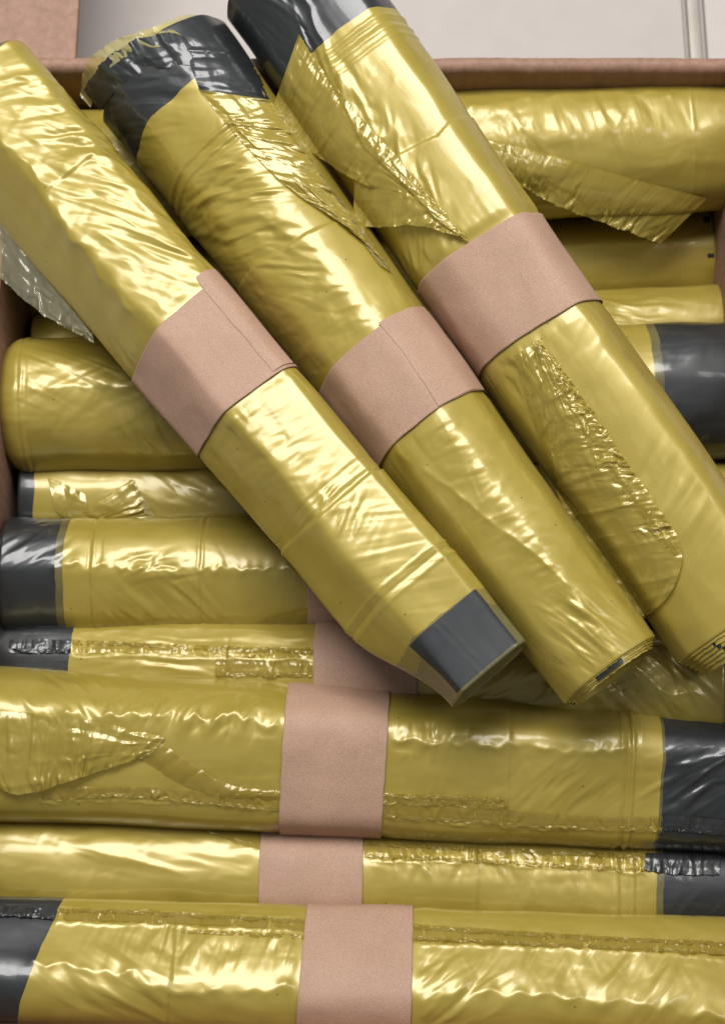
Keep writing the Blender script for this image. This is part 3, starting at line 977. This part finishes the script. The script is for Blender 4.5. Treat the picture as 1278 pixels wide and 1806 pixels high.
# thin crimped edges of the welded seams
for r_, line, dk in ((R5, [(676, 1415), (780, 1419), (895, 1425)], 0), (R5, [(676, 1438), (900, 1454), (1020, 1462), (1166, 1461)], 0), (R5, [(676, 1402), (780, 1406), (890, 1412)], 0),
                     (R5, [(100, 1409), (200, 1400), (330, 1412), (493, 1428)], 0), (R5, [(410, 1404), (450, 1402), (493, 1404)], 0),
                     (R7, [(104, 1604), (250, 1608), (400, 1616), (536, 1624)], 0), (R7, [(320, 1640), (430, 1646), (536, 1652)], 0), (R7, [(728, 1634), (900, 1645), (1080, 1656), (1290, 1664)], 0), (R7, [(728, 1654), (900, 1662), (1080, 1672), (1290, 1680)], 0),
                     (R6, [(642, 1508), (850, 1518), (1000, 1528), (1136, 1534)], 0), (R6, [(642, 1486), (850, 1498), (1000, 1504), (1136, 1510)], 0), (R4, [(128, 1132), (250, 1136), (400, 1144), (551, 1146)], 0), (R4, [(380, 1190), (460, 1190), (551, 1191)], 0),
                     (R5, [(1172, 1462), (1225, 1464), (1290, 1473)], 1), (R7, [(-20, 1612), (40, 1612), (96, 1618)], 1), (R4, [(16, 1146), (60, 1148), (122, 1147)], 1)):
    a_ = [(x_, y_ - 3.5) for x_, y_ in line]
    b_ = [(x_, y_ + 3.5) for x_, y_ in line]
    r_.sheet('seam_strip', a_, b_, DARK if dk else SEAM, lift=(0.85, 1.0), crink=(1.1, 1.5), cf=1.3, ragged=(0.4, 0.5), big=0.2, du=0.45, seed=int(line[0][0] + line[0][1]))


# ------------------------------------------------------------------ box, floor, neighbour
def hexa(name, corners, mat, parent=None, bevel=0.0008, wav=0.0):
    """eight corners: four of the bottom, four of the top, same order"""
    bm = bmesh.new()
    v = [bm.verts.new(c) for c in corners]
    for f in ((3, 2, 1, 0), (4, 5, 6, 7), (0, 1, 5, 4), (1, 2, 6, 5), (2, 3, 7, 6), (3, 0, 4, 7)):
        bm.faces.new([v[i] for i in f])
    if bevel:
        bmesh.ops.bevel(bm, geom=list(bm.edges), offset=bevel, segments=3, affect='EDGES', profile=0.5)
    bmesh.ops.recalc_face_normals(bm, faces=bm.faces)
    me = bpy.data.meshes.new(name)
    bm.to_mesh(me)
    bm.free()
    me.materials.append(mat)
    for p in me.polygons:
        p.use_smooth = True
    o = bpy.data.objects.new(name, me)
    COL.objects.link(o)
    o.parent = parent
    return o


def slab(name, x0, x1, y0, y1, z0, z1, mat, parent=None, bevel=0.0008, dx=0, dy=0):
    return hexa(name, [(x0, y0, z0), (x1, y0, z0), (x1, y1, z0), (x0, y1, z0),
                       (x0 + dx, y0 + dy, z1), (x1 + dx, y0 + dy, z1), (x1 + dx, y1 + dy, z1), (x0 + dx, y1 + dy, z1)], mat, parent, bevel)


ZF = -0.105
yb = at_z([(640, 168)], -0.004)[0, 1]
yf = at_z([(0, 1806)], -0.004)[0, 1]
xl, xr = -0.160, 0.172
T = 0.004
ZT = 0.018
box = bpy.data.objects.new('cardboard_box', None)
COL.objects.link(box)
box.location = (0, (yb + yf) / 2, ZF)
box['label'] = 'open brown cardboard box holding the bag rolls'
box['category'] = 'box'


def bslab(name, *a, **k):
    o = slab(name, *a, BOARD, **k)
    o.parent = box
    o.matrix_parent_inverse = Matrix.Translation(box.location).inverted()
    return o


bslab('bottom', xl, xr, yf, yb, ZF, ZF + T)
bslab('wall', xl - T, xl, yf - T, yb + T, ZF, 0.004, dx=-0.002)
bslab('wall', xr, xr + T, yf - T, yb + T, ZF, 0.03)
prof = [(0.0, ZF)] + [(0.0, z_) for z_ in np.linspace(ZF + 0.01, ZT - 0.004, 12)]
prof += [(0.0038 - 0.0038 * math.cos(a_), ZT - 0.004 + 0.004 * math.sin(a_)) for a_ in np.linspace(0.2, math.pi, 9)]
prof += [(0.0076, ZT - 0.03), (0.0076, ZF), (0.0, ZF)]
prof = np.array(prof)
nx = 420
xx = np.linspace(xl + 0.0005, xr - 0.0005, nx)[:, None]
top_ = sm(ZF, ZT, prof[None, :, 1])
yy = yb + prof[None, :, 0] + top_ * (0.0007 * gn(xx * 22, xx * 0, 5) + 0.00022 * gn(xx * 160, prof[None, :, 1] * 160, 6))
zz = prof[None, :, 1] + top_ * (0.0006 * gn(xx * 30, xx * 0, 7) + 0.0002 * gn(xx * 300, xx * 0, 8))
V = np.stack([xx + 0 * yy, yy, zz], -1)
o = mesh_obj('wall', V.reshape(-1, 3), grid_faces(nx, len(prof)), BOARD, box)
o.matrix_parent_inverse = Matrix.Translation(box.location).inverted()
bslab('wall', xl + 0.0005, xr - 0.0005, yf - T, yf, ZF, -0.004)

m, nt = new_mat('pale_laminate')
N = NT(nt)
tc = N.n('ShaderNodeTexCoord').outputs['Object']
c = N.mix(N.noise(tc, 60, 4, 0.6), (0.45, 0.405, 0.37), (0.52, 0.47, 0.435))
b = N.n('ShaderNodeBsdfPrincipled')
N.l(c, b.inputs['Base Color'])
b.inputs['Roughness'].default_value = 0.45
N.l(b.outputs[0], N.n('ShaderNodeOutputMaterial').inputs['Surface'])
LAM = m
m, nt = new_mat('joint_metal')
N = NT(nt)
b = N.n('ShaderNodeBsdfPrincipled')
tc = N.n('ShaderNodeTexCoord').outputs['Object']
N.l(N.mix(N.noise(tc, 90, 3), (0.40, 0.36, 0.30), (0.52, 0.48, 0.42)), b.inputs['Base Color'])
b.inputs['Roughness'].default_value = 0.4
b.inputs['Metallic'].default_value = 0.4
N.l(b.outputs[0], N.n('ShaderNodeOutputMaterial').inputs['Surface'])
JM = m

g0, g1 = at_z([(1205, 50)], ZF)[0, 0], at_z([(1244, 50)], ZF)[0, 0]
fl = slab('floor', -3, 3, -3, 3, ZF - 0.03, ZF - 0.006, LAM, None, 0.0)
fl['kind'] = 'structure'
for a, b_ in ((-3, g0), (g1, 3)):
    p = slab('panel', a, b_, -3, 3, ZF - 0.0055, ZF - 0.0005, LAM, fl, 0.001)
jw = g1 - g0
slab('joint_strip', g0 + jw * 0.22, g1 - jw * 0.2, -3, 3, ZF - 0.0055, ZF - 0.0015, JM, fl, 0.001)

# neighbouring open carton at the back left: only its spread flap reaches into view
q = at_z([(137, 50)], 0.012)[0]
nb = bpy.data.objects.new('carton', None)
COL.objects.link(nb)
nb.location = (q[0] - 0.25, yb + 0.2, ZF)
nb['label'] = 'flap of a second cardboard carton behind the open box at the upper left'
nb['category'] = 'box'
for nm, a in (('side', (q[0] - 0.35, q[0] - 0.10, yb + 0.035, yb + 0.40, ZF, 0.0075)), ('flap', (q[0] - 0.11, q[0], yb + 0.0085, yb + 0.401, 0.008, 0.012)), ('lid', (q[0] - 0.35, q[0] - 0.112, yb + 0.0085, yb + 0.401, 0.008, 0.012))):
    o = slab(nm, *a, BOARD, None, 0.001)
    o.parent = nb
    o.matrix_parent_inverse = Matrix.Translation(nb.location).inverted()

# pieces that belong to a part rather than to the whole roll
for root in [o for o in bpy.data.objects if o.name.startswith('bag_roll')]:
    kids = {}
    for ch in root.children:
        kids.setdefault(ch.name.split('.')[0], []).append(ch)
    for piece, owner in (('paper_lap', 'paper_band'), ('strip_margin', 'dark_strip'), ('print_mark', 'film_layer'), ('print_mark', 'film_wrap'), ('seam_strip', 'film_wrap')):
        for k, ch in enumerate(kids.get(piece, [])):
            if ch.parent == root and owner in kids:
                ch.parent = kids[owner][min(k, len(kids[owner]) - 1)]
